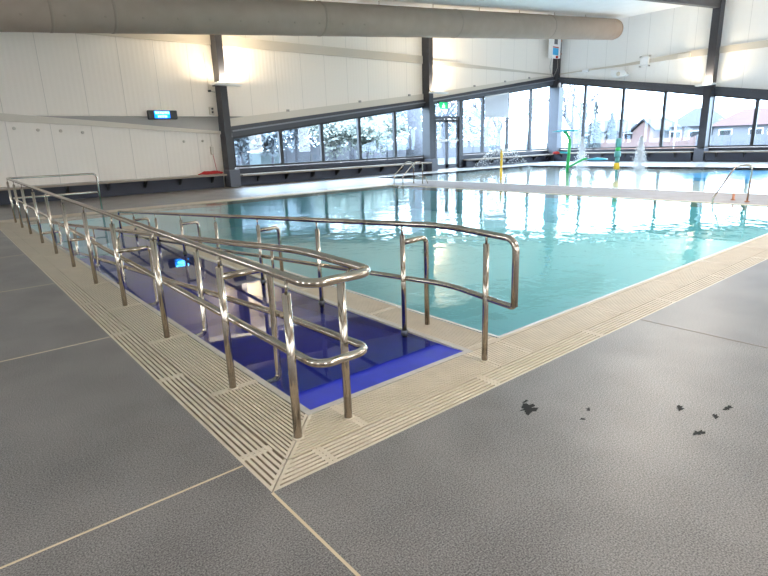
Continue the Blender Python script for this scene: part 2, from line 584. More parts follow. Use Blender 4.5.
# ---------------------------------------------------------------- drain grates
def grate_mesh(name, w, L, n, frac, mitre=None):
    """Slats along +y, across x 0..w; mitre: x offset from the corner, each slat starts on the diagonal."""
    bm = bmesh.new()
    p = w / n
    for i in range(n):
        x0 = i * p
        if mitre is None:
            c, hw = x0 + p * frac / 2, p * frac / 2
            # tapered bar: wide on top, narrow below
            prism(bm, [(c - hw, 0.0), (c + hw, 0.0), (c + hw, -.004), (c + hw * .35, -.045), (c - hw * .35, -.045), (c - hw, -.004)], 'y', 0.0, L)
        elif L - mitre - x0 > 0.03:
            x1 = x0 + p * frac
            c, hw = (x0 + x1) / 2, (x1 - x0) / 2
            lo, hi = [], []
            for q, z in ((c - hw, 0.0), (c + hw, 0.0), (c + hw, -.004), (c + hw * .35, -.045), (c - hw * .35, -.045), (c - hw, -.004)):
                lo.append(bm.verts.new((q, mitre + q + .004, z)))
                hi.append(bm.verts.new((q, L, z)))
            bm.faces.new(lo); bm.faces.new(hi)
            for j in range(6):
                bm.faces.new((lo[j], lo[(j + 1) % 6], hi[(j + 1) % 6], hi[j]))
    y0 = 0.0
    cw = 0.028
    if mitre is None:
        box(bm, 0, w, 0.002, cw, -0.045, -0.0006)
    else:
        prism(bm, [(0, mitre + .004), (w, mitre + w + .004), (w, min(L, mitre + w + .03)), (0, mitre + .03)], 'z', -0.045, -0.0006)
    box(bm, 0, w, L - cw, L - .002, -0.045, -0.0006)
    t = bpy.data.meshes.new(name)
    bmesh.ops.recalc_face_normals(bm, faces=bm.faces[:])
    bm.to_mesh(t); bm.free()
    t.materials.append(M['grate'])
    return t


def place_grate(me, loc, label, group, flip=False):
    o = bpy.data.objects.new('drain_grate', me)
    COL.objects.link(o)
    if flip:      # mirror over the diagonal: slats run along x
        o.matrix_world = Matrix(((0, 1, 0, loc[0]), (1, 0, 0, loc[1]), (0, 0, -1, loc[2] - .0306), (0, 0, 0, 1)))
    else:
        o.location = loc
    tag(o, label, 'drain grate', group)
    return o


WC, WF = 0.19, 0.34
XF = 0.195
cN, fN = 6, 14
coarse = grate_mesh('wide_slot_grate', WC, 1.35, cN, .60)
coarse0 = grate_mesh('wide_slot_corner_grate', WC, 0.37, cN, .60, mitre=0.0)
fine = grate_mesh('narrow_slot_grate', WF, 1.365, fN, .58)
fine0 = grate_mesh('narrow_slot_corner_grate', WF, 1.23, fN, .58, mitre=XF)
place_grate(coarse0, (0, 0, 0), 'mitred wide slot cream grate at deck corner beside the long ramp rail', None)
place_grate(fine0, (XF, 0, 0), 'mitred narrow slot cream grate under the front post of ramp rail', None)
lab = 'cream wide slot drain grate along outer edge of deck beside the ramp'
for i in range(11):
    place_grate(coarse, (0, 0.37 + 1.35 * i, 0), lab, 'wide slot grates beside the ramp')
lab = 'cream narrow slot drain grate under the posts of the long ramp rail'
for i in range(10):
    place_grate(fine, (XF, 1.23 + 1.372 * i, 0), lab, 'narrow slot grates beside the ramp')


def flipped(me):
    t = me.copy()
    for v in t.vertices:
        x, y, z = v.co
        v.co = (y, x, z)
    t.flip_normals()
    return t


coarse_r, coarse0_r, fine_r = flipped(coarse), flipped(coarse0), flipped(fine)
fine0_r = flipped(grate_mesh('narrow_slot_corner_grate', WF, 0.72, fN, .58, mitre=XF))
place_grate(coarse0_r, (0, 0, 0), 'mitred wide slot cream grate at deck corner on the ramp entry side', None)
place_grate(fine0_r, (0, XF, 0), 'mitred narrow slot cream grate at the foot of the blue ramp', None)
lab = 'cream wide slot drain grate along deck edge at the shallow end'
for i in range(9):
    place_grate(coarse_r, (0.37 + 1.35 * i, 0, 0), lab, 'wide slot grates at the shallow end')
fine_s = flipped(grate_mesh('narrow_slot_grate', WF, 1.245, fN, .58))
place_grate(fine_s, (0.72, XF, 0), 'cream narrow slot drain grate across the ramp entry', None)
fine_t = flipped(grate_mesh('narrow_slot_grate', WF, 0.38, fN, .58))
place_grate(fine_t, (1.97, XF, 0), 'short narrow slot grate under the near post of single rail', None)
lab = 'cream narrow slot drain grate next to the white pool rim'
for i in range(8):
    place_grate(fine_r, (2.355 + 1.372 * i, XF, 0), lab, 'narrow slot grates at the shallow end')
fine_d = grate_mesh('narrow_slot_grate', 0.35, 1.28, 14, .58)
lab = 'cream narrow slot drain grate between ramp and main pool'
for i in range(8):
    place_grate(fine_d, (RX1 + .06, 0.59 + 1.28 * i, 0), lab, 'narrow slot grates between ramp and pool')

# ---------------------------------------------------------------- walls
def headA(x):      # top of glass on the long wall
    return 2.09 + 0.1262 * (x - 9.5)


def lerp_pts(P, x):
    for (a, b), (c, d) in zip(P, P[1:]):
        if x <= c:
            return b + (d - b) * (x - a) / (c - a)
    return P[-1][1]


BEAM_A = [(9.44, 2.53), (21.3, 3.92), (33.4, 5.66)]
STRIP_A = [(9.44, 2.86), (21.3, 4.22), (31.6, 5.55), (33.4, 5.74)]
FZ = 5.75
bm = bmesh.new()
# lower bay beside the ramp (below the sloping fascia)
prism(bm, [(-9, 0), (9.17, 0), (9.17, 2.3), (4.6, 2.7), (1.2, 3.0), (-9, 3.0)], 'y', AY, AY + .2)
# everything above: recess triangle left open
up = [(-9, 3.0), (1.2, 3.0), (2.4, 2.95), (10.3, 2.95)] + [p for p in STRIP_A if p[0] > 10.4] + [(33.4, FZ), (33.8, FZ), (33.8, roofz(33.8) + .2), (-9, roofz(-9) + .2)]
prism(bm, up, 'y', AY, AY + .2)
struct(finish('wall_left', bm, M['wallA']), 'long cream panelled wall over the slanting window heads', 'wall')
bm = bmesh.new()
prism(bm, [(2.2, 2.2), (10.8, 2.2), (10.8, 3.1), (2.2, 3.1)], 'y', AY + .45, AY + .5)
prism(bm, [(2.2, 2.95), (10.8, 2.95), (10.8, 3.0), (2.2, 3.0)], 'y', AY + .2, AY + .46)
struct(finish('wall_left_recess', bm, M['recess']))
# sloping fascia strips
bm = bmesh.new()
prism(bm, [(-9, 2.80), (1.2, 2.76), (4.3, 2.56), (9.17, 2.19), (9.17, 2.32), (7.67, 2.44), (4.58, 2.73), (1.2, 3.02), (-9, 3.05)], 'y', AY - .10, AY + .01)
struct(finish('trim_%d' % k, bm, M['strip'])); k += 1
bm = bmesh.new()
prism(bm, BEAM_A + STRIP_A[::-1], 'y', AY - .08, AY + .25)
struct(finish('trim_%d' % k, bm, M['strip'])); k += 1
# dark head beam with a flange
bm = bmesh.new()
G = [(9.44, headA(9.44)), (21.3, headA(21.3)), (33.4, headA(33.4))]
MID = [(a[0], a[1] * .45 + b[1] * .55) for a, b in zip(G, BEAM_A)]
prism(bm, G + BEAM_A[::-1], 'y', AY - .12, AY + .1)
fl = [(x, z - .03) for x, z in MID] + [(x, z + .03) for x, z in MID][::-1]
fl_bm = bmesh.new()
prism(fl_bm, fl, 'y', AY - .24, AY - .12)
struct(finish('head_beam', bm, M['beam']), 'dark sloping steel beam over the long wall windows', 'beam')
finish('flange', fl_bm, M['flange'], bpy.data.objects['head_beam'])
bm = bmesh.new()
prism(bm, [(-9, FZ), (33.6, FZ), (33.6, FZ + .05), (21.5, FZ + .24), (21, FZ + .40), (-9, FZ + .36)], 'y', AY - .06, AY + .01)  # tan strip along the wall, tapering towards the corner
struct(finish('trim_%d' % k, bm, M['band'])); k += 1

# end wall
def headB(y):
    return 3.24 + 0.165 * (y - 8.38)


YB0 = -2.0
bm = bmesh.new()
def bt(y): return 3.60 + 0.156 * (y - 7.7)
prism(bm, [(YB0, bt(YB0)), (AY + .2, bt(AY)), (AY + .2, roofz(BX) + .25), (YB0, roofz(BX) + .25)], 'x', BX, BX + .2)
prism(bm, [(-10, 0), (YB0, 0), (YB0, roofz(BX) + .25), (-10, roofz(BX) + .25)], 'x', BX, BX + .2)
struct(finish('wall_right', bm, M['wallB']), 'cream panelled end wall above the splash pool windows', 'wall')
bm = bmesh.new()
prism(bm, [(YB0, headB(YB0)), (AY, headB(AY)), (AY, bt(AY)), (YB0, bt(YB0))], 'x', BX - .12, BX + .1)
prism(bm, [(YB0, bt(YB0) - .12), (AY, bt(AY) - .12), (AY, bt(AY) - .06), (YB0, bt(YB0) - .06)], 'x', BX - .24, BX - .12)
struct(finish('head_beam', bm, M['beam']), 'dark sloping steel beam over the end wall windows', 'beam')
bm = bmesh.new()
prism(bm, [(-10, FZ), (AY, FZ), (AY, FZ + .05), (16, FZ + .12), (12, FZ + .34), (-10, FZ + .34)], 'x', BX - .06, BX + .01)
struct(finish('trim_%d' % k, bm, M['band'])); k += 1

# low walls under the windows
bm = bmesh.new()
box(bm, 9.3, 21.7, AY, AY + .2, 0, 0.74)
box(bm, 24.2, 33.8, AY, AY + .2, 0, 0.74)
struct(finish('wall_left_base', bm, M['bench_dark']))
bm = bmesh.new()
box(bm, BX, BX + .2, YB0, AY + .2, 0, 0.74)
struct(finish('wall_right_base', bm, M['bench_dark']))

# ceiling and rear of the hall
bm = bmesh.new()
prism(bm, [(-9.2, roofz(-9.2)), (34, roofz(34)), (34, roofz(34) + .2), (-9.2, roofz(-9.2) + .2)], 'y', -10.2, AY + .3)
struct(finish('ceiling', bm, M['ceil']), 'off white sloping roof lining above the duct', 'ceiling')
bm = bmesh.new()
box(bm, -9.2, -9, -10, AY + .2, 0, 1.0)
box(bm, -9.2, -9, -10, AY + .2, 3.4, 5.6)
for y in (-10, -4, 2, 8, 14, 20):
    box(bm, -9.2, -9, y, y + 4.6, 1.0, 3.4)
struct(finish('wall_back', bm, M['inner']))
bm = bmesh.new()
prism(bm, [(-9.2, 3.6), (34, 3.6), (34, roofz(34) + .1), (-9.2, roofz(-9.2) + .1)], 'y', -10.2, -10)
box(bm, -9.2, 34, -10.2, -10, 0, 1.0)
for x in range(-9, 34, 6):
    box(bm, x, x + 4.4, -10.2, -10, 1.0, 3.6)
struct(finish('wall_front', bm, M['inner']))


# ---------------------------------------------------------------- columns
def column(x0, x1, y0, y1, z1, plinth, label):
    bm = bmesh.new()
    box(bm, x0, x1, y0, y1, 0, z1)
    o = finish('column', bm, M['steel'])
    struct(o, label, 'column')
    bm = bmesh.new()
    bevel_box(bm, *plinth, .012)
    finish('plinth', bm, M['plinth'], o)
    return o


column(8.95, 9.23, 20.35, 20.95, roofz(9.3), (8.85, 9.32, 20.1, 20.7, 0, .72), 'dark steel column between blank wall and first window bay')
column(20.98, 21.28, 20.35, 20.95, roofz(21.4), (20.88, 21.36, 20.1, 20.7, 0, .66), 'dark steel column beside the glass double doors')
column(33.35, 33.75, 20.45, 20.95, roofz(33.6), (33.2, 33.8, 20.2, 20.95, 0, 4.9), 'dark steel column in the hall corner under a white box')
column(33.05, 33.65, 10.55, 10.95, roofz(33.4), (32.85, 33.5, 10.48, 11.02, 0, .72), 'dark steel column splitting the end wall windows')

# rafter meeting the end wall column
bm = bmesh.new()
prism(bm, [(18, roofz(18) - .5), (33.05, roofz(33.05) - .5), (33.05, roofz(33.05) + .02), (18, roofz(18) + .02)], 'y', 10.6, 10.9)
struct(finish('rafter_beam', bm, M['steel']), 'dark steel rafter running under the roof to end wall column', 'beam')

# ---------------------------------------------------------------- windows
wn = 1
def pane(axis, a, b, za, zb, zc=0.78, parts=True):
    """window between a and b (x on the long wall, y on the end wall), heads za / zb."""
    global wn
    t = .085
    bm = bmesh.new()
    outer = [(a, zc), (b, zc), (b, zb), (a, za)]
    inner = [(a + t, zc + t), (b - t, zc + t), (b - t, zb - t), (a + t, za - t)]
    p0 = AY if axis == 'y' else BX
    d0, d1 = p0 - .02, p0 + .13
    def P(p, q): return (p[0], q, p[1]) if axis == 'y' else (q, p[0], p[1])
    rings = [[bm.verts.new(P(p, d)) for p in L] for L, d in ((outer, d0), (inner, d0), (inner, d1), (outer, d1))]
    for i in range(4):
        A_, B_ = rings[i], rings[(i + 1) % 4]
        for j in range(4):
            bm.faces.new((A_[j], A_[(j + 1) % 4], B_[(j + 1) % 4], B_[j]))
    bmesh.ops.recalc_face_normals(bm, faces=bm.faces[:])
    o = finish('window_%d' % wn, bm, M['frame'])
    struct(o)
    wn += 1
    bm = bmesh.new()
    g = [(a + t - .01, zc + t - .01), (b - t + .01, zc + t - .01), (b - t + .01, zb - t + .01), (a + t - .01, za - t + .01)]
    prism(bm, g, axis, p0 + .05, p0 + .058)
    finish('glass_pane', bm, M['glass'], o)
    return o


XA = [9.46, 11.87, 14.15, 16.47, 18.9, 21.34]
for a, b in zip(XA, XA[1:]):
    pane('y', a, b, headA(a), headA(b))
XA2 = [24.22, 26.15, 28.6, 31.05, 33.35]
for a, b in zip(XA2, XA2[1:]):
    pane('y', a, b, headA(a), headA(b))
YBs = [20.35, 18.48, 15.83, 13.24, 10.9]
for a, b in zip(YBs, YBs[1:]):
    pane('x', b, a, headB(b), headB(a))
YBs = [10.6, 8.41, 6.0, 3.6, 1.2, -2.0]
for a, b in zip(YBs, YBs[1:]):
    pane('x', b, a, headB(b), headB(a))

# double door with a transom
door = struct(root('door_1', 'glass double doors with pale push bars under green exit sign', 'door', (22.9, AY, 0)))
def dpart(name, build, mat, parent=door):
    bm = bmesh.new(); build(bm)
    o = finish(name, bm, mat)
    o.parent = parent
    o.matrix_parent_inverse = Matrix.Translation((-22.9, -AY, 0))
    return o
def fr(bm):
    box(bm, 21.62, 21.95, AY - .05, AY + .12, 0, headA(21.8))
    prism(bm, [(23.9, 0), (24.22, 0), (24.22, headA(24.22)), (23.9, headA(23.9))], 'y', AY - .1, AY + .12)
    box(bm, 21.9, 24.0, AY - .05, AY + .12, 2.86, 3.0)
dpart('door_frame', fr, M['frame'])
def tg(bm): prism(bm, [(21.95, 3.0), (23.9, 3.0), (23.9, headA(23.9)), (21.95, headA(21.95))], 'y', AY + .05, AY + .058)
dpart('transom_glass', tg, M['glass'])
for a, b, h in ((21.95, 22.9, 22.75), (22.92, 23.87, 23.0)):
    def leaf(bm):
        for r in ((a, a + .13, 0.02, 2.84), (b - .13, b, 0.02, 2.84), (a, b, .02, .28), (a, b, 2.66, 2.84)):
            box(bm, r[0], r[1], AY, AY + .06, r[2], r[3])
    lf = dpart('door_leaf', leaf, M['alu'])
    def gl(bm): box(bm, a + .12, b - .12, AY + .025, AY + .033, .27, 2.67)
    g = dpart('glass_pane', gl, M['glass'])
    g.parent = lf; g.matrix_parent_inverse = Matrix.Identity(4)
    def bar(bm):
        bevel_box(bm, a + .06, b - .06, AY - .11, AY - .06, 1.58, 1.70, .01)
        box(bm, a + .04, a + .1, AY - .07, AY + .0, 1.6, 1.68)
        box(bm, b - .1, b - .04, AY - .07, AY + .0, 1.6, 1.68)
    g = dpart('push_bar', bar, M['white'])
    g.parent = lf; g.matrix_parent_inverse = Matrix.Identity(4)
    def closer(bm): bevel_box(bm, a + .5, b - .1, AY - .08, AY + .01, 2.72, 2.82, .01)
    g = dpart('door_closer', closer, M['black'])
    g.parent = lf; g.matrix_parent_inverse = Matrix.Identity(4)

# ---------------------------------------------------------------- benches
def bench(axis, a, b, label, edge_y=20.05, bx=32.6, h=.50):
    o = root('wall_bench', label, 'bench', ((a + b) / 2, 20.5, 0) if axis == 'y' else (33, (a + b) / 2, 0))
    inv = Matrix.Translation(-Vector(o.location))
    def part(name, f, mat):
        bm = bmesh.new(); f(bm)
        q = finish(name, bm, mat, o)
        q.matrix_parent_inverse = inv
        return q
    if axis == 'y':
        e = edge_y
        part('seat', lambda bm: box(bm, a, b, e, AY - .005, h - .07, h), M['bench_top'])
        part('riser', lambda bm: box(bm, a, b, e + .40, e + .44, 0.002, h - .07), M['bench_dark'])
        n = max(2, int((b - a) / 1.3))
        for i in range(n):
            x = a + (i + .6) * (b - a) / n
            part('bracket', lambda bm: prism(bm, [(e + .05, h - .07), (e + .40, h - .07), (e + .40, h - .34), (e + .33, h - .34)], 'x', x - .03, x + .03), M['black'])
    else:
        e = bx
        part('seat', lambda bm: box(bm, e, BX - .005, a, b, .50, .57), M['bench_top'])
        part('riser', lambda bm: box(bm, e + .22, e + .26, a, b, 0.002, .50), M['bench_dark'])
        n = max(2, int((b - a) / 1.3))
        for i in range(n):
            y = a + (i + .6) * (b - a) / n
            part('bracket', lambda bm: prism(bm, [(e + .04, .50), (e + .22, .50), (e + .22, .25), (e + .18, .25)], 'y', y - .03, y + .03), M['black'])
    return o


bench('y', -8.9, 8.70, 'long low bench along the blank cream wall', h=.57)
bench('y', 9.42, 20.83, 'long low bench under the five slanting windows')
bench('y', 24.3, 33.15, 'low bench between glass doors and hall corner', edge_y=20.2)
bench('x', 11.12, 20.1, 'low bench under end windows behind the water jets')
bench('x', -2.0, 10.38, 'low bench under end windows behind the bent hoop ladder')

# ---------------------------------------------------------------- duct
dct = root('air_duct', 'long fat grey fabric air duct slung under the roof', 'duct', (10, 16, 5.9))
inv = Matrix.Translation((-10, -16, -5.9))
DR = .575
ax = lambda x: Vector((x, 16.0, 4.66 + DR + .0775 * x))
DV = Vector((1, 0, .0775)).normalized()
def ring_profile(xs, rs, seg=48):
    bm = bmesh.new()
    up_ = Vector((-DV.z, 0, DV.x))
    sd = Vector((0, 1, 0))
    rings = []
    for x, r in zip(xs, rs):
        c = ax(x)
        rings.append([bm.verts.new(c + (sd * math.cos(t) + up_ * math.sin(t)) * r) for t in (2 * math.pi * i / seg for i in range(seg))])
    for a, b in zip(rings, rings[1:]):
        for i in range(seg):
            bm.faces.new((a[i], a[(i + 1) % seg], b[(i + 1) % seg], b[i])).smooth = True
    bm.faces.new(rings[0]); bm.faces.new(rings[-1])
    bmesh.ops.recalc_face_normals(bm, faces=bm.faces[:])
    return bm
def dp(name, bm, mat):
    o = finish(name, bm, mat, dct); o.matrix_parent_inverse = inv; return o
xs = [-9 + .5 * i for i in range(80)] + [31.3, 32.1]
dp('duct_body', ring_profile(xs, [DR * (1 + .006 * math.sin(i * 1.7) + .004 * math.sin(i * .6)) for i in range(len(xs))]), M['duct'])
dp('end_cap', ring_profile([32.08, 32.28, 32.42, 32.5], [DR, DR * .93, DR * .75, DR * .4]), M['duct'])
for x in (-3.5, 2.3, 3.9, 11.1, 18.3, 25.4):
    dp('seam_ring', ring_profile([x - .05, x - .03, x + .03, x + .05], [DR * .99, DR + .012, DR + .012, DR * .99]), M['seam'])
for i in range(12):
    x = 1.6 + i * 1.02
    bm = bmesh.new()
    c = ax(x)
    a = math.radians(205)
    d = Vector((0, math.cos(a), math.sin(a)))
    tube(bm, [c + d * (DR - .02), c + d * (DR + .03)], .03, 10)
    dp('air_nozzle', bm, M['seam'])
for x in [-7 + 3 * i for i in range(13)]:
    bm = bmesh.new()
    c = ax(x)
    tube(bm, [c + Vector((0, 0, DR - .02)), Vector((x, 16, roofz(x)))], .012, 8)
    dp('hanger', bm, M['seam'])


# ---------------------------------------------------------------- handrails
CH = M['chrome']
def rail_root(name, label, loc):
    o = root(name, label, 'handrail', loc)
    return o, Matrix.Translation(-Vector(loc))


def add(o, inv, name, pts, r, fr=0.0, mat=None, seg=14, parent=None):
    q = tube_obj(name, pts, r, mat or CH, parent or o, fr, seg)
    if parent is None:
        q.matrix_parent_inverse = inv
    return q


RR = 0.0245
hl, il = rail_root('ramp_handrail', 'stainless steel double handrail looping along the outer ramp side, deck level and sloping', (0.4, 0.35, 0))
ztop = lambda y: 0.932 + .0105 * y
zmid = lambda y: 0.462 + .0095 * y
px = lambda y: 0.352 + .006 * y
IX = 0.765
zin = lambda y: 0.955 - .0715 * max(0, y - .85)
zim = lambda y: 0.445 - .0715 * max(0, y - 1.2)
FY = 14.05
add(hl, il, 'top_rail', [(2.43, FY, -.01), (2.43, FY, ztop(FY)), (px(FY) + .01, FY, ztop(FY)), (px(.14) + .02, .14, ztop(0)),
                         (IX + .02, .14, ztop(0)), (IX, .85, zin(.85)), (IX, 10.75, zin(10.75)), (IX, 10.75, zim(10.75) + .02), ], RR, fr=.09)
add(hl, il, 'mid_rail', [(2.43, FY, zmid(FY)), (px(FY) + .06, FY, zmid(FY)), (px(.22) + .075, .20, zmid(0)),
                         (IX + .02, .20, zmid(0)), (IX, 1.2, zim(1.2)), (IX, 10.75, zim(10.75)), (IX, 10.75, zim(10.75) + .1)], RR, fr=.09)
OUT = [.35, 1.23, 2.61, 3.98, 5.34, 6.75, 8.2, 9.7, 11.3, 12.7, 14.0]
for i, y in enumerate(OUT):
    p = add(hl, il, 'post', [(px(y), y, .001), (px(y), y, ztop(y) - .085)], .0245)
    add(hl, il, 'stem', [(px(y), y, ztop(y) - .09), (px(y) + .006, y, ztop(y) - .01)], .009, seg=10, parent=p)
    p.children[0].matrix_parent_inverse = Matrix.Identity(4)
    bm = bmesh.new()
    lathe(bm, [(.036, 0.0), (.036, .004), (.027, .007)], (px(y), y, 0.0005), 18)
    q = finish('floor_flange', bm, M['grate'], p)
for y in (2.61, 5.34, 8.2):
    zt = zin(y) - .10
    p = add(hl, il, 'inner_post', [(RX0 + .006, y, -.05), (.715, y, -.05), (.715, y, zt)], .0235, fr=.06)
    add(hl, il, 'stem', [(.715, y, zt - .02), (IX - .004, y, zin(y) - .008)], .009, seg=10, parent=p)
for y in (1.23, 3.98, 6.75, 9.7):
    zt = zin(y) - .135
    p = add(hl, il, 'bridging_post', [(px(y), y, zt), (.715, y, zt), (.715, y, -.045), (RX0 + .006, y, -.045)], .0225, fr=.045)
    add(hl, il, 'stem', [(.715, y - .06, zt + .0), (.715, y - .06, zin(y) - .01)], .009, seg=10, parent=p)
y = .34
p = add(hl, il, 'post', [(.70, y, .001), (.70, y, .862)], .0245)
add(hl, il, 'stem', [(.70, y, .85), (IX + .01, y, .925)], .009, seg=10, parent=p)
bm = bmesh.new(); lathe(bm, [(.036, 0.0), (.036, .004), (.027, .007)], (.70, y, .0005), 18)
finish('floor_flange', bm, M['grate'], p)

hr, ir = rail_root('ramp_handrail', 'stainless steel single handrail sloping along the divider between ramp and pool', (1.97, 0.35, 0))
HX = 1.965
zrt = lambda y: 0.985 - .062 * max(0, y - .7)
zrm = lambda y: 0.515 - .066 * max(0, y - .7)
add(hr, ir, 'top_rail', [(HX, 10.4, zrm(10.4) + .03), (HX, 10.4, zrt(10.4)), (HX, .75, .98), (HX, .09, .95), (HX, .09, .48)], RR, fr=.075)
add(hr, ir, 'mid_rail', [(HX + .03, 10.4, zrm(10.4)), (HX + .03, .75, .512), (HX, .09, .472), (HX, .09, .53)], RR * .9, fr=.07)
for i, y in enumerate((.345, 1.25, 2.57, 3.9, 5.2, 6.6, 7.9, 9.3)):
    zb = .001 if i == 0 else -.06
    hx = HX if i == 0 else HX + .005
    zt = zrt(y) - .095
    p = add(hr, ir, 'post', [(hx, y, zb), (hx, y, zt)], .022)
    add(hr, ir, 'stem', [(hx, y, zt - .01), (HX, y, zrt(y) - .01)], .009, seg=10, parent=p)
    bm = bmesh.new()
    if i == 0:
        lathe(bm, [(.036, 0), (.036, .004), (.026, .007)], (hx, y, .0005), 18)
        finish('floor_flange', bm, M['grate'], p)
    else:
        lathe(bm, [(.032, -.03), (.032, .010), (.026, .014)], (hx, y, 0), 18)
        finish('floor_flange', bm, M['plinth'], p)
    if i in (1, 3, 5, 7):
        zl = zrt(y) - .16
        q = add(hr, ir, 'bridging_leg', [(hx, y, zl), (2.245, y, zl + .01), (2.245, y, .001)], .0225, fr=.05)


# ---------------------------------------------------------------- pool ladders
o = root('pool_ladder', 'small pair of curved steel grab rails beside the far bench', 'ladder', (14.1, 14.0, 0))
inv = Matrix.Translation((-14.1, -14.0, 0))
for y in (14.27, 13.75):
    q = tube_obj('grab_rail', [(14.1, y, 0.002), (14.1, y, .84), (13.72, y, .86), (13.06, y, .36), (13.03, y, -.10)], .021, CH, o, .16)
    q.matrix_parent_inverse = inv
    bm = bmesh.new(); lathe(bm, [(.045, 0), (.045, .01), (.025, .02)], (14.1, y, 0.003), 14)
    finish('floor_flange', bm, CH, q)
q = tube_obj('cross_rail', [(14.1, 14.27, .28), (14.1, 13.6, .28), (14.1, 13.45, .02)], .018, CH, o, .08)
q.matrix_parent_inverse = inv
o = root('pool_ladder', 'bent hoop ladder rail standing on pale walkway between pools', 'ladder', (13.56, 2.25, 0))
inv = Matrix.Translation((-13.56, -2.25, 0))
q = tube_obj('grab_rail', [(13.56, 2.25, 0), (13.5, 2.22, .86), (13.3, 2.5, .82), (13.02, 2.78, .12), (13.03, 2.8, -.12)], .02, CH, o, .10)
q.matrix_parent_inverse = inv
bm = bmesh.new(); lathe(bm, [(.055, 0), (.055, .012), (.025, .03)], (13.56, 2.25, 0.002), 14)
finish('floor_flange', bm, M['brass'], q)
bm = bmesh.new(); lathe(bm, [(.055, 0), (.055, .012), (.028, .03), (.028, .16)], (13.8, 2.62, 0.002), 14)
q = finish('anchor_post', bm, M['brass'], o); q.matrix_parent_inverse = inv

# ---------------------------------------------------------------- lamps on the columns
def uplight(loc, along, label, sgn):
    o = root('wall_uplight', label, 'lamp', loc)
    x, y, z = 0, 0, 0
    bm = bmesh.new()
    if along == 'x':
        prism(bm, [(-.55, -.02), (.60, -.05), (.62, 0.0), (.15, .07), (-.5, .07)], 'y', -.28, .12)
    else:
        prism(bm, [(-.55, 0.0), (.5, -.05), (.55, .0), (.4, .07), (-.45, .07)], 'x', -.28, .12)
    finish('lamp_body', bm, M['white'], o)
    bm = bmesh.new()
    if along == 'x':
        box(bm, -.42, .10, -.22, .08, .07, .082)
    else:
        box(bm, -.40, .35, -.22, .08, .07, .082)
    finish('lamp_lens', bm, M['lampglow'], o)
    bm = bmesh.new()
    if along == 'x':
        box(bm, -.30, -.2, .08, .60, -.02, .05)
    else:
        box(bm, .10, .5, -.1, .0, -.02, .05)
    finish('bracket', bm, M['black'], o)
    l = area_light('uplight_source', (loc[0] + (.12 if along == 'x' else 0), loc[1] + (.05 if along == 'x' else 0), loc[2] + .12), (math.pi, 0, 0), .6 if along == 'x' else .4, .3, 120, (1.0, .84, .60))
    return o


uplight((9.1, 20.2, 4.15), 'x', 'flat white uplight on dark column by the blank wall', 1)
uplight((21.45, 20.2, 4.2), 'x', 'flat white uplight on dark column over the glass doors', 1)
uplight((32.95, 10.75, 4.12), 'y', 'glowing flat uplight on the end wall column', 1)

# ---------------------------------------------------------------- LED sign
sg = root('led_sign', 'black wall sign with two rows of glowing blue letters', 'sign', (6.55, 20.68, 2.98))
bm = bmesh.new(); bevel_box(bm, -.55, .58, -.06, .12, -.17, .17, .03)
finish('sign_case', bm, M['black'], sg)
bm = bmesh.new(); box(bm, -.32, .28, -.068, -.058, -.125, .14)
finish('lit_panel', bm, M['ledglow'], sg)
bm = bmesh.new()
rng = random.Random(3)
for row, (z, x0, n) in enumerate(((.075, -.285, 9), (-.055, -.19, 6))):
    for i in range(n):
        x = x0 + i * .061
        h = .042
        for rct in rng.sample([(0, .008, -h, h), (.034, .042, -h, h), (0, .042, h - .012, h), (0, .042, -h, -h + .012), (0, .042, -.006, .006)], 4):
            box(bm, x + rct[0], x + rct[1], -.074, -.066, z + rct[2], z + rct[3])
finish('glowing_letters', bm, M['led'], sg)
for xx in (-.45, .48):
    bm = bmesh.new(); box(bm, xx - .03, xx + .03, .1, .22, -.05, .05)
    finish('mounting_bracket', bm, M['black'], sg)

# exit sign over the doors
ex = root('exit_sign', 'green exit sign hanging over the glass double doors', 'sign', (22.28, 20.55, 3.56))
bm = bmesh.new(); bevel_box(bm, -.31, .31, -.03, .03, -.19, .19, .01)
finish('sign_panel', bm, M['exit'], ex)
bm = bmesh.new()
box(bm, -.13, .10, -.036, -.029, -.13, .02)
lathe(bm, [(.045, -.036), (.045, -.029)], (-.01, 0, .085), 14, 'y')
prism(bm, [(-.17, -.13), (-.10, -.13), (.02, .04), (-.06, .04)], 'y', -.037, -.0295)
finish('running_figure', bm, M['exitw'], ex)
for xx in (-.25, .22):
    bm = bmesh.new(); box(bm, xx, xx + .03, .0, .35, .17, .23); finish('hanger', bm, M['black'], ex)

# roller blind
bl = root('roller_blind', 'white roller blind half lowered over one window', 'blind', (27.38, 20.85, 4.3))
bm = bmesh.new()
prism(bm, [(-1.16, -1.33), (1.16, -1.33), (1.16, headA(28.54) - 4.33), (-1.16, headA(26.22) - 4.33)], 'y', -.02, -.014)
finish('blind_fabric', bm, M['blind'], bl)
bm = bmesh.new(); tube(bm, [(-1.16, -.017, -1.33), (1.16, -.017, -1.33)], .018, 10)
finish('bottom_bar', bm, M['white'], bl)
bm = bmesh.new(); tube(bm, [(-1.16, -.02, headA(26.22) - 4.35), (1.16, -.02, headA(28.54) - 4.35)], .04, 12)
finish('roller', bm, M['white'], bl)

# ---------------------------------------------------------------- wall fittings
def fit(name, label, cat, loc, f, mat, group=None):
    bm = bmesh.new(); f(bm)
    o = finish(name, bm, mat)
    o.location = loc
    return tag(o, label, cat, group)


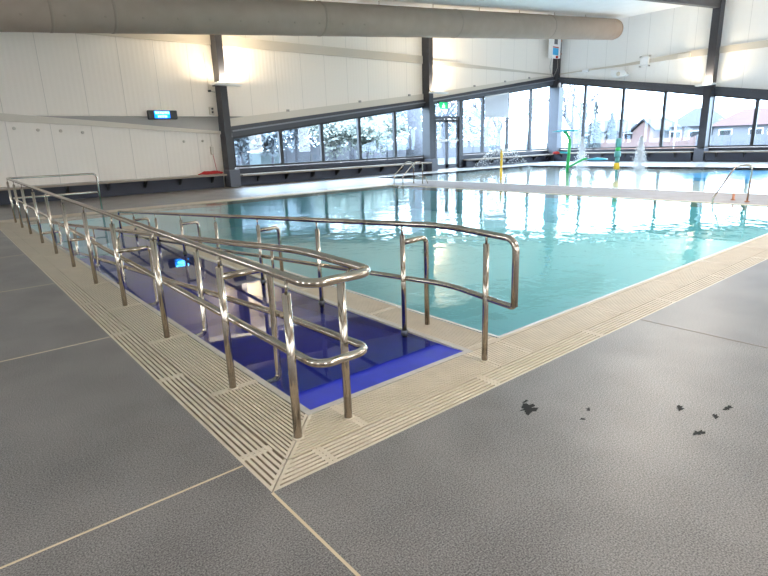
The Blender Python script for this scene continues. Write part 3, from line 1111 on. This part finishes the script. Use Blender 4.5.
for i, (x, z, w) in enumerate(((1.55, 2.52, 'nearest the hall end'), (2.25, 2.46, 'second along from the hall end'), (2.95, 2.42, 'third along from the hall end'), (3.65, 2.36, 'nearest the blue lit sign'))):
    fit('wall_button', 'small round brown fixing on blank wall, ' + w, 'fixing', (x, AY, z),
        lambda bm: lathe(bm, [(.055, 0), (.055, -.03), (.03, -.045)], (0, 0, 0), 16, 'y'), M['band'])
for x, w in ((7.35, 'farther from the column'), (8.15, 'nearer the column')):
    fit('wall_button', 'small round fixing on wall below sign, ' + w, 'fixing', (x, AY, 1.95),
        lambda bm: lathe(bm, [(.05, 0), (.05, -.03), (.03, -.045)], (0, 0, 0), 16, 'y'), M['band'])
cc = root('socket_box', 'grey twin socket box on wall beside the uplight column', 'socket', (8.67, AY, 3.17))
bm = bmesh.new(); bevel_box(bm, -.10, .10, -.09, 0, -.16, .16, .015); finish('box_body', bm, M['strip'], cc)
for z in (.075, -.06):
    bm = bmesh.new(); lathe(bm, [(.045, -.09), (.045, -.105), (.02, -.108)], (.02, 0, z), 14, 'y'); finish('socket_hole', bm, M['black'], cc)
jb = root('junction_box', 'small grey junction box with hanging wire above red rope', 'box', (8.5, AY, 1.55))
bm = bmesh.new(); bevel_box(bm, -.07, .07, -.08, 0, -.17, .17, .015); finish('box_body', bm, M['strip'], jb)
bm = bmesh.new(); tube(bm, [(0, -.03, .15), (-.02, -.03, .7)], .008, 8); finish('conduit', bm, M['strip'], jb)
bm = bmesh.new(); tube(bm, [(.02, -.03, -.15), (.06, -.05, -.5), (.10, -.08, -.9)], .010, 8, .1); finish('hanging_wire', bm, M['red'], jb)
bm = bmesh.new()
for i in range(5):
    n = 40
    rx, ry = .52 - .05 * i, .10 + .012 * (i % 3)
    P = [Vector((rx * math.cos(t) * (1 + .1 * math.sin(3 * t + i)), ry * math.sin(t), .03 + .022 * i + .012 * math.sin(4 * t + i))) for t in (2 * math.pi * j / n for j in range(n + 1))]
    tube(bm, P, .016, 8)
o = finish('rope_coil', bm, M['red'])
o.location = (8.2, 20.52, .575)
tag(o, 'red rope coil lying on bench beside the dark column', 'rope')
o = root('motion_sensor', 'tiny black sensor on rod beside the uplight column', 'sensor', (8.65, 20.8, 3.95))
bm = bmesh.new(); bevel_box(bm, -.05, .05, -.06, .06, -.04, .04, .012); finish('sensor_head', bm, M['black'], o)
bm = bmesh.new(); tube(bm, [(.05, 0, -.02), (.24, 0, -.04)], .008, 8); finish('rod', bm, M['black'], o)
bm = bmesh.new(); tube(bm, [(0, .05, .03), (-.05, .08, 1.5)], .008, 8); finish('cable', bm, M['band'], o)
# brackets along the sloping fascia
for x, w in ((12.3, 'first'), (16.5, 'middle'), (19.9, 'third')):
    fit('cable_clip', 'small dark clip on sloping fascia over window bench, %s from blank wall' % w, 'clip', (x, AY - .08, lerp_pts(STRIP_A, x) + .02),
        lambda bm: bevel_box(bm, -.07, .07, -.06, 0, -.05, .05, .01), M['recess'])
for x, w in ((25.2, 'nearest the glass doors'), (28.1, 'second from glass doors'), (30.6, 'nearest the hall corner')):
    fit('cable_clip', 'small dark clip on fascia over the tall windows, ' + w, 'clip', (x, AY - .08, lerp_pts(STRIP_A, x) + .02),
        lambda bm: bevel_box(bm, -.07, .07, -.06, 0, -.05, .05, .01), M['recess'])

# corner control box
cb = root('control_box', 'white box with blue label high on the corner column', 'box', (32.65, 20.35, 7.25))
bm = bmesh.new(); bevel_box(bm, -.62, .35, -.25, .05, -.55, .75, .03); finish('box_body', bm, M['white'], cb)
bm = bmesh.new(); box(bm, -.55, .08, -.262, -.25, -.38, .05); finish('blue_label', bm, M['bluelabel'], cb)
bm = bmesh.new(); box(bm, -.55, .08, -.262, -.25, .07, .13); finish('red_strip', bm, M['red'], cb)
bm = bmesh.new(); box(bm, -.42, -.05, -.262, -.25, .28, .62); finish('grey_window', bm, M['fence'], cb)
bm = bmesh.new(); lathe(bm, [(.08, -.25), (.08, -.34), (.05, -.36)], (-.12, 0, -.5), 14, 'y'); finish('red_knob', bm, M['red'], cb)
for z in (.5, -.32):
    bm = bmesh.new(); tube(bm, [(.3, -.1, z - .05), (.55, -.15, z + .08)], [.10, .07], 12); finish('pipe_fitting', bm, M['brass'], cb)
for s, xx in ((-1, -.35), (1, .35)):
    bm = bmesh.new(); tube(bm, [(xx, -.05, -.45), (xx + .1 * s, -.0, -1.1), (xx * .3, .05, -1.7)], .014, 8, .2); finish('hanging_cable', bm, M['recess'], cb)

# fittings on the end wall
sp = root('loudspeaker', 'white oval loudspeaker on end wall near the hall corner', 'speaker', (33.42, 16.05, 5.35))
bm = bmesh.new(); prism(bm, [(-.55, -.12), (-.35, -.24), (.3, -.26), (.5, -.05), (.5, .24), (.1, .14), (-.4, .12)], 'x', -.25, .1); finish('speaker_body', bm, M['white'], sp)
bm = bmesh.new(); lathe(bm, [(.001, -.262), (.13, -.262), (.13, -.24)], (0, 0, -.06), 20, 'x'); finish('speaker_cone', bm, M['strip'], sp)
ac = root('access_point', 'square white box with dark corners on the end wall', 'box', (33.48, 14.6, 5.85))
bm = bmesh.new(); bevel_box(bm, -.08, .08, -.26, .26, -.26, .26, .03); finish('box_body', bm, M['white'], ac)
for a in (-1, 1):
    for b in (-1, 1):
        bm = bmesh.new(); box(bm, -.07, .09, a * .27 - .035, a * .27 + .035, b * .27 - .035, b * .27 + .035); finish('corner_bracket', bm, M['recess'], ac)
fit('junction_box', 'cream box on the tan band beside end wall column', 'box', (33.5, 12.35, 5.85), lambda bm: bevel_box(bm, -.1, .08, -.33, .33, -.13, .13, .02), M['strip'])
fit('wall_bracket', 'short white rail on end wall close to the hall corner', 'bracket', (33.5, 18.5, 5.77), lambda bm: bevel_box(bm, -.06, .08, -.22, .22, -.07, .07, .015), M['white'])

# ---------------------------------------------------------------- splash pool features
o = root('spray_post', 'yellow spray post standing in the shallow splash pool', 'fountain', (18.35, 13.22, -.12))
bm = bmesh.new(); lathe(bm, [(.10, 0), (.10, .03), (.055, .05), (.055, 1.2), (.05, 1.27), (.02, 1.28)], (0, 0, 0), 18); finish('pole', bm, M['yellow'], o)
bm = bmesh.new(); lathe(bm, [(.03, 1.27), (.03, 1.32)], (0, 0, 0), 12); finish('nozzle', bm, M['white'], o)


def droplets(fn, n, r0, r1, seed):
    rg = random.Random(seed)
    bm = bmesh.new()
    for _ in range(n):
        p = Vector(fn(rg)); r = rg.uniform(r0, r1)
        vs = [bm.verts.new(p + Vector(d) * r) for d in ((1, 0, 0), (-1, 0, 0), (0, 1, 0), (0, -1, 0), (0, 0, 1.6), (0, 0, -1.6))]
        for a, b, c in ((0, 2, 4), (2, 1, 4), (1, 3, 4), (3, 0, 4), (2, 0, 5), (1, 2, 5), (3, 1, 5), (0, 3, 5)):
            bm.faces.new((vs[a], vs[b], vs[c]))
    return bm


def umbrella(rg):
    a = rg.uniform(0, 2 * math.pi); t = rg.random() ** .8
    return (18.35 + 1.25 * t * math.cos(a), 13.22 + 1.25 * t * math.sin(a), 1.14 + .25 * t - 1.05 * t * t + rg.gauss(0, .03))
tag(finish('water_spray', droplets(umbrella, 900, .006, .016, 2), M['spray']), 'fine water spray falling around the yellow post', 'water spray', kind='stuff')

o = root('spray_arch', 'green bent spray pipe with a cyan disc on top', 'fountain', (23.75, 13.36, -.12))
bm = bmesh.new()
tube(bm, [(0, 0, 0), (.04, -.04, 1.2), (.06, -.03, 1.6), (-.05, .10, 1.9), (-.16, .2, 2.0)], .075, 14, .25)
finish('pipe', bm, M['green'], o)
bm = bmesh.new(); lathe(bm, [(.02, 2.0), (.62, 1.98), (.66, 2.01), (.3, 2.07), (.02, 2.1)], (-.1, .12, 0), 26); finish('top_disc', bm, M['cyan'], o)
bm = bmesh.new(); tube(bm, [(.05, -.03, .95), (-.3, .35, 1.0)], .05, 10); finish('side_arm', bm, M['cyan'], o)
bm = bmesh.new(); lathe(bm, [(.02, .9), (.17, .93), (.17, 1.02), (.02, 1.05)], (-.38, .42, 0), 16); finish('red_cap', bm, M['red'], o)
bm = bmesh.new(); tube(bm, [(.02, -.02, .25), (.5, -.55, .62), (.62, -.68, .66)], .05, 10, .1); finish('low_arm', bm, M['green'], o)
bm = bmesh.new(); lathe(bm, [(.02, .60), (.48, .58), (.5, .62), (.02, .70)], (.95, -1.05, 0), 22); finish('low_disc', bm, M['cyan'], o)
bm = bmesh.new(); lathe(bm, [(.18, 0), (.18, .03), (.08, .05)], (0, 0, 0), 18); finish('base_flange', bm, M['teal'], o)

o = root('spray_totem', 'slim teal and yellow spray totem between two water jets', 'fountain', (21.1, 9.4, -.12))
for i, (z0, z1, r, mm) in enumerate(((0, .35, .05, 'teal'), (.35, .62, .12, 'yellow'), (.62, .85, .09, 'teal'), (.85, 1.1, .13, 'teal'), (1.1, 1.25, .10, 'green'), (1.25, 1.6, .11, 'teal'))):
    bm = bmesh.new(); lathe(bm, [(r * .7, z0), (r, z0 + .03), (r, z1 - .03), (r * .7, z1)], (0, 0, 0), 16)
    finish(('pole', 'collar', 'drum', 'bucket', 'ring', 'head')[i], bm, M[mm], o)


def jet(x, y, h, label, seed):
    def f(rg):
        t = rg.random() ** 1.25
        r = .30 * (1 - t) + .05
        return (x + rg.gauss(0, .5) * r, y + rg.gauss(0, .5) * r, -.01 + h * t + rg.gauss(0, .03))
    bm = droplets(f, 3200, .006, .017, seed)
    tag(finish('water_jet', bm, M['spray']), label, 'water jet', kind='stuff')


jet(26.6, 14.3, 1.55, 'white water jet close to the green spray pipe', 4)
jet(26.2, 10.9, 1.5, 'white water jet in front of the end bench', 5)


# ---------------------------------------------------------------- wet marks on the deck
def blob(name, x, y, r, seed, label):
    rg = random.Random(seed)
    n = 28
    bm = bmesh.new()
    ph = [rg.uniform(0, 6.28) for _ in range(4)]
    v = []
    for i in range(n):
        a = 2 * math.pi * i / n
        rr = r * (1 + .35 * math.sin(2 * a + ph[0]) + .25 * math.sin(5 * a + ph[1]) + .2 * math.sin(9 * a + ph[2]))
        v.append(bm.verts.new((x + rr * 1.5 * math.cos(a + .9) , y + rr * math.sin(a + .9) * .8, .0016)))
    bm.faces.new(v)
    bmesh.ops.recalc_face_normals(bm, faces=bm.faces[:])
    bmesh.ops.triangulate(bm, faces=bm.faces[:])
    bm.faces.ensure_lookup_table()
    bm.normal_update()
    if bm.faces[0].normal.z < 0:
        bmesh.ops.reverse_faces(bm, faces=bm.faces[:])
    return tag(finish(name, bm, M['wet']), label, 'puddle')


blob('wet_mark', 1.58, -.33, .048, 1, 'largest dark wet mark on the grey deck')
blob('wet_mark', 1.64, -.26, .014, 9, 'tiny wet speck just behind the largest wet mark')
blob('wet_mark', 1.70, -.62, .012, 2, 'small wet speck in front of the largest wet mark')
blob('wet_mark', 1.83, -.58, .014, 3, 'small wet speck halfway along the row of wet marks')
blob('wet_mark', 2.24, -.94, .022, 4, 'wet mark beside two others, nearest the pool')
blob('wet_mark', 2.44, -1.13, .022, 5, 'wet mark beside two others, farthest from the ramp')
blob('wet_mark', 2.02, -1.13, .024, 6, 'wet mark beside two others, nearest the camera')
blob('wet_mark', 2.28, -1.12, .018, 8, 'slim wet mark in the middle of the outer group')

# ---------------------------------------------------------------- outside
bm = bmesh.new()
quad(bm, -60, 160, AY + .25, 140, -.15)
quad(bm, BX + .25, 160, -60, AY + .25, -.15)
struct(finish('ground', bm, M['lawn']), 'pale lawn and ground outside the windows', 'ground')
bm = bmesh.new(); quad(bm, 47, 56, -60, 120, -.14)
struct(finish('street', bm, M['ground']))


def tree(x, y, h, w, label, leaf, seed, trunk=.22, dens=900, name='tree'):
    rg = random.Random(seed)
    o = root(name, label, 'tree', (x, y, -.15))
    bm = bmesh.new()
    tips = []
    def limb(p, d, L, r, lev):
        q = p + d * L
        tube(bm, [p, (p + q) / 2 + Vector((rg.gauss(0, .05), rg.gauss(0, .05), 0)) * L, q], [r, r * .8, r * .6], 7, cap=False)
        if lev == 0:
            tips.append(q); return
        for _ in range(rg.choice((2, 3, 3))):
            nd = (d + Vector((rg.gauss(0, .55), rg.gauss(0, .55), rg.uniform(-.05, .45)))).normalized()
            limb(q, nd, L * rg.uniform(.6, .8), r * .58, lev - 1)
        tips.append(q)
    limb(Vector((0, 0, 0)), Vector((0, 0, 1)), h * .33, trunk, 4)
    finish('trunk', bm, M['bark'], o, True)
    if leaf:
        bm = bmesh.new()
        for i in range(dens):
            t = rg.choice(tips)
            c = t + Vector((rg.gauss(0, .32) * w / 2.2, rg.gauss(0, .32) * w / 2.2, rg.gauss(0, .3)))
            s = rg.uniform(.07, .17)
            u = Vector((rg.gauss(0, 1), rg.gauss(0, 1), rg.gauss(0, 1))).normalized()
            v = u.orthogonal().normalized()
            vs = [bm.verts.new(c + a) for a in (-u * s - v * s * .5, u * s - v * s * .5, u * s * .6 + v * s, -u * s * .6 + v * s)]
            bm.faces.new(vs)
        finish('foliage', bm, leaf, o)
    return o


def conifer(x, y, h, w, label, seed):
    rg = random.Random(seed)
    o = root('conifer_tree', label, 'tree', (x, y, -.15))
    bm = bmesh.new(); tube(bm, [(0, 0, 0), (0, 0, h)], [.18, .03], 8); finish('trunk', bm, M['bark'], o)
    bm = bmesh.new()
    for i in range(1400):
        t = rg.random() ** 1.4
        a = rg.uniform(0, 6.283)
        r = w * (1 - t) * rg.uniform(.5, 1.05)
        c = Vector((r * math.cos(a), r * math.sin(a), .5 + (h - .4) * t))
        d = Vector((math.cos(a), math.sin(a), -.35)); s = Vector((-math.sin(a), math.cos(a), 0))
        L = rg.uniform(.18, .34)
        bm.faces.new([bm.verts.new(c + q) for q in (-s * .1, d * L - s * .03, d * L + s * .03, s * .1)])
    finish('foliage', bm, M['conifer'], o)


def house(x, y0, y1, wz, rz, roof, wall, label, depth=7, gable=None, windows=()):
    """house front faces -x, ridge along y"""
    o = root('house', label, 'house', (x, (y0 + y1) / 2, -.15))
    hy = (y1 - y0) / 2
    bm = bmesh.new(); box(bm, 0, depth, -hy, hy, 0, wz); finish('wall', bm, wall, o)
    bm = bmesh.new()
    e = .4
    b = [bm.verts.new(p) for p in ((-e, -hy - e, wz), (depth + e, -hy - e, wz), (depth + e, hy + e, wz), (-e, hy + e, wz))]
    r = [bm.verts.new((depth / 2, -hy * .45, rz)), bm.verts.new((depth / 2, hy * .45, rz))]
    for f in ((b[0], b[3], r[1], r[0]), (b[1], r[0], r[1], b[2]), (b[0], r[0], b[1]), (b[3], b[2], r[1]), (b[3], b[0], b[1], b[2])):
        bm.faces.new(f)
    bmesh.ops.recalc_face_normals(bm, faces=bm.faces[:])
    finish('roof', bm, roof, o)
    if gable:
        gy, gw, gz = gable
        bm = bmesh.new(); prism(bm, [(gy - gw, 0), (gy + gw, 0), (gy + gw, wz), (gy, gz - .12), (gy - gw, wz)], 'x', -1.6, 1.5)
        finish('porch_gable', bm, wall, o)
        bm = bmesh.new(); prism(bm, [(gy - gw - .3, wz - .1), (gy, gz), (gy + gw + .3, wz - .1), (gy + gw + .3, wz + .1), (gy, gz + .2), (gy - gw - .3, wz + .1)], 'x', -1.9, 1.6)
        finish('porch_roof', bm, roof, o)
    for wy in windows:
        bm = bmesh.new(); box(bm, -.06, .03, wy - .6, wy + .6, .9, 2.0); f = finish('window_frame', bm, M['white'], o)
        bm = bmesh.new(); box(bm, -.08, -.05, wy - .5, wy + .5, 1.0, 1.9); finish('window_glass', bm, M['hwin'], f)
    return o


house(60, 25.05, 29.4, 2.1, 3.5, M['roof_grey'], M['brick'], 'brick house with slate roof and front gable behind the splash pool', gable=(-1.0, 1.1, 3.2), windows=(1.3,))
house(60, 20.85, 24.2, 2.4, 4.3, M['roof_grey'], M['render'], 'taller grey house with hipped roof left of end wall column', windows=(1.0, -.9))
house(60, 14.9, 19.95, 2.3, 3.9, M['roof_red'], M['render'], 'house with bright red tiled roof past the end wall column', windows=(1.4, -1.2))
house(62, 7.5, 13.6, 2.4, 4.0, M['roof_grey'], M['brick'], 'brick house with slate roof at far edge of view', windows=(1.4, -1.2))
house(70, 34, 42, 2.3, 3.9, M['roof_grey'], M['render'], 'low grey house behind the two conifers', windows=(1.4, -1.8))
def fence(axis, a, b, x, h, mat, label):
    o = root('fence', label, 'fence', (x, (a + b) / 2, -.15) if axis == 'x' else ((a + b) / 2, x, -.15))
    L = (b - a) / 2
    bm = bmesh.new()
    box(bm, -.04, .04, -L, L, 0, h) if axis == 'x' else box(bm, -L, L, -.04, .04, 0, h)
    finish('fence_panel', bm, mat, o)
    n = int(2 * L / 2.4) + 1
    for i in range(n):
        t = -L + 2 * L * i / max(1, n - 1)
        bm = bmesh.new()
        box(bm, -.09, .09, t - .06, t + .06, 0, h + .12) if axis == 'x' else box(bm, t - .06, t + .06, -.09, .09, 0, h + .12)
        finish('fence_post', bm, mat, o)
fence('x', 20.4, 30.0, 57, 1.35, M['brick'], 'low pink brick front wall before the houses')
fence('x', 6, 20.0, 56.5, 1.45, M['fence'], 'grey paling fence before the red roofed house')
conifer(60, 32.7, 5.6, 1.1, 'tall narrow dark conifer beside the brick house', 1)
conifer(61, 31.2, 4.3, .9, 'shorter conifer next to the tall one', 2)
o = root('power_pole', 'thin pale pole in front of the grey house', 'pole', (56, 21.9, -.15))
bm = bmesh.new(); tube(bm, [(0, 0, 0), (0, 0, 3.9)], .07, 8); finish('pole_shaft', bm, M['white'], o)
bm = bmesh.new(); box(bm, -.05, .05, -.6, .6, 3.4, 3.5); finish('cross_arm', bm, M['white'], o)

o = root('garden_shed', 'pale blue garden shed outside the first window', 'shed', (20.5, 38, -.15))
bm = bmesh.new(); box(bm, -1.0, 1.0, 0, 2, 0, 1.45); finish('wall', bm, M['shed'], o)
bm = bmesh.new(); prism(bm, [(-1.1, 1.4), (1.1, 1.5), (1.1, 1.6), (-1.1, 1.5)], 'y', -.15, 2.1); finish('roof', bm, M['white'], o)
fence('y', 16, 50, 40.5, 1.6, M['fence'], 'long grey fence in the garden beyond the long windows')
trees = [
    (17.0, 37, 5.6, 2.6, 'leafA', 'dense bushy tree outside the first window by blank wall'),
    (19.8, 43, 6.2, 3.0, 'leafA', 'bushy tree standing behind the pale blue shed'),
    (22.8, 38, 5.4, 2.6, 'leafA', 'bushy tree outside the second long window'),
    (25.6, 42, 6.4, 3.0, 'leafA', 'wide bushy tree behind the second window mullion'),
    (27.6, 37, 5.6, 2.4, 'leafB', 'yellowish tree outside the third long window'),
    (31.0, 41, 6.6, 2.8, 'leafB', 'yellowish tree outside the fourth long window'),
    (34.0, 44, 7.0, 3.2, 'leafA', 'grey green tree between the fourth and fifth windows'),
    (46, 44, 8, 3.0, None, 'bare branching tree seen through the glass doors'),
    (44.5, 36, 7, 2.6, None, 'bare tree outside tall window next to doors'),
    (49, 38, 8, 2.8, None, 'bare tree seen below the roller blind'),
    (52, 36, 8, 2.8, None, 'bare tree outside the window next to blind'),
    (52.5, 31, 8, 2.8, None, 'bare tree closest to hall corner beyond long wall'),
    (48.5, 27.5, 7, 2.8, None, 'bare tree outside the first end wall window'),
]
for i, (x, y, h, w, lf, lb) in enumerate(trees):
    tree(x, y, h, w, lb, M[lf] if lf else None, 20 + i, trunk=.22 if lf else .36, dens=4200)
for i, (x, y, h, w, lf, lb) in enumerate((
    (15.5, 33, 3.6, 3.0, 'leafA', 'low shrub outside the first long window beside column'),
    (19.0, 35, 3.8, 3.2, 'leafA', 'low shrub in front of the pale blue shed'),
    (23.8, 34, 3.8, 3.2, 'leafB', 'low shrub under the second long window'),
    (26.4, 33, 3.4, 3.0, 'leafB', 'low shrub under the third long window'),
    (30.2, 35, 3.8, 3.2, 'leafB', 'low shrub under the fourth long window'),
    (21.3, 46, 7.5, 4.5, 'leafA', 'large tree far behind the shed'),
    (29.0, 47, 8.0, 4.5, 'leafA', 'large tree far behind the third window'),
    (37.5, 46, 8.0, 4.5, 'leafA', 'large tree far behind the thick grey trunk'),
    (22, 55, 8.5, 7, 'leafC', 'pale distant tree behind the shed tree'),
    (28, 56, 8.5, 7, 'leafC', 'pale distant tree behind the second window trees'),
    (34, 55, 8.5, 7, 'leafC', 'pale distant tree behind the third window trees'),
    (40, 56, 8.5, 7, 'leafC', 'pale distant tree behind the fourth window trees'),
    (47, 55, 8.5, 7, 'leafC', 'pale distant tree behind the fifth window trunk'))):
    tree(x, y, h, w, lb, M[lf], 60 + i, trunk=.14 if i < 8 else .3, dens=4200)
rg = random.Random(91)
bm = bmesh.new()
for _ in range(14000):
    c = Vector((rg.uniform(12, 62), 49 + rg.gauss(0, .7), 6.0 * rg.random() ** .9 * (1 + .12 * math.sin(rg.random() * 6))))
    u = Vector((rg.gauss(0, 1), rg.gauss(0, .6), rg.gauss(0, 1))).normalized(); v = u.orthogonal().normalized()
    q = rg.uniform(.12, .26)
    bm.faces.new([bm.verts.new(c + a) for a in (-u * q - v * q * .5, u * q - v * q * .5, u * q * .6 + v * q, -u * q * .6 + v * q)])
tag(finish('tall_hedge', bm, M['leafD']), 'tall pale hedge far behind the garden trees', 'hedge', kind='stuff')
o = root('gum_tree', 'thick grey tree trunk outside the window next to column', 'tree', (36.6, 38.5, -.15))
bm = bmesh.new(); tube(bm, [(0, 0, 0), (.1, 0, 2.5), (0, 0, 5), (.2, 0, 9)], [.95, .72, .66, .5], 16); finish('trunk', bm, M['bark'], o)
bm = bmesh.new(); tube(bm, [(.1, 0, 4.2), (1.2, .3, 6.5), (1.8, .3, 9)], [.3, .22, .15], 10); finish('branch', bm, M['bark'], o)
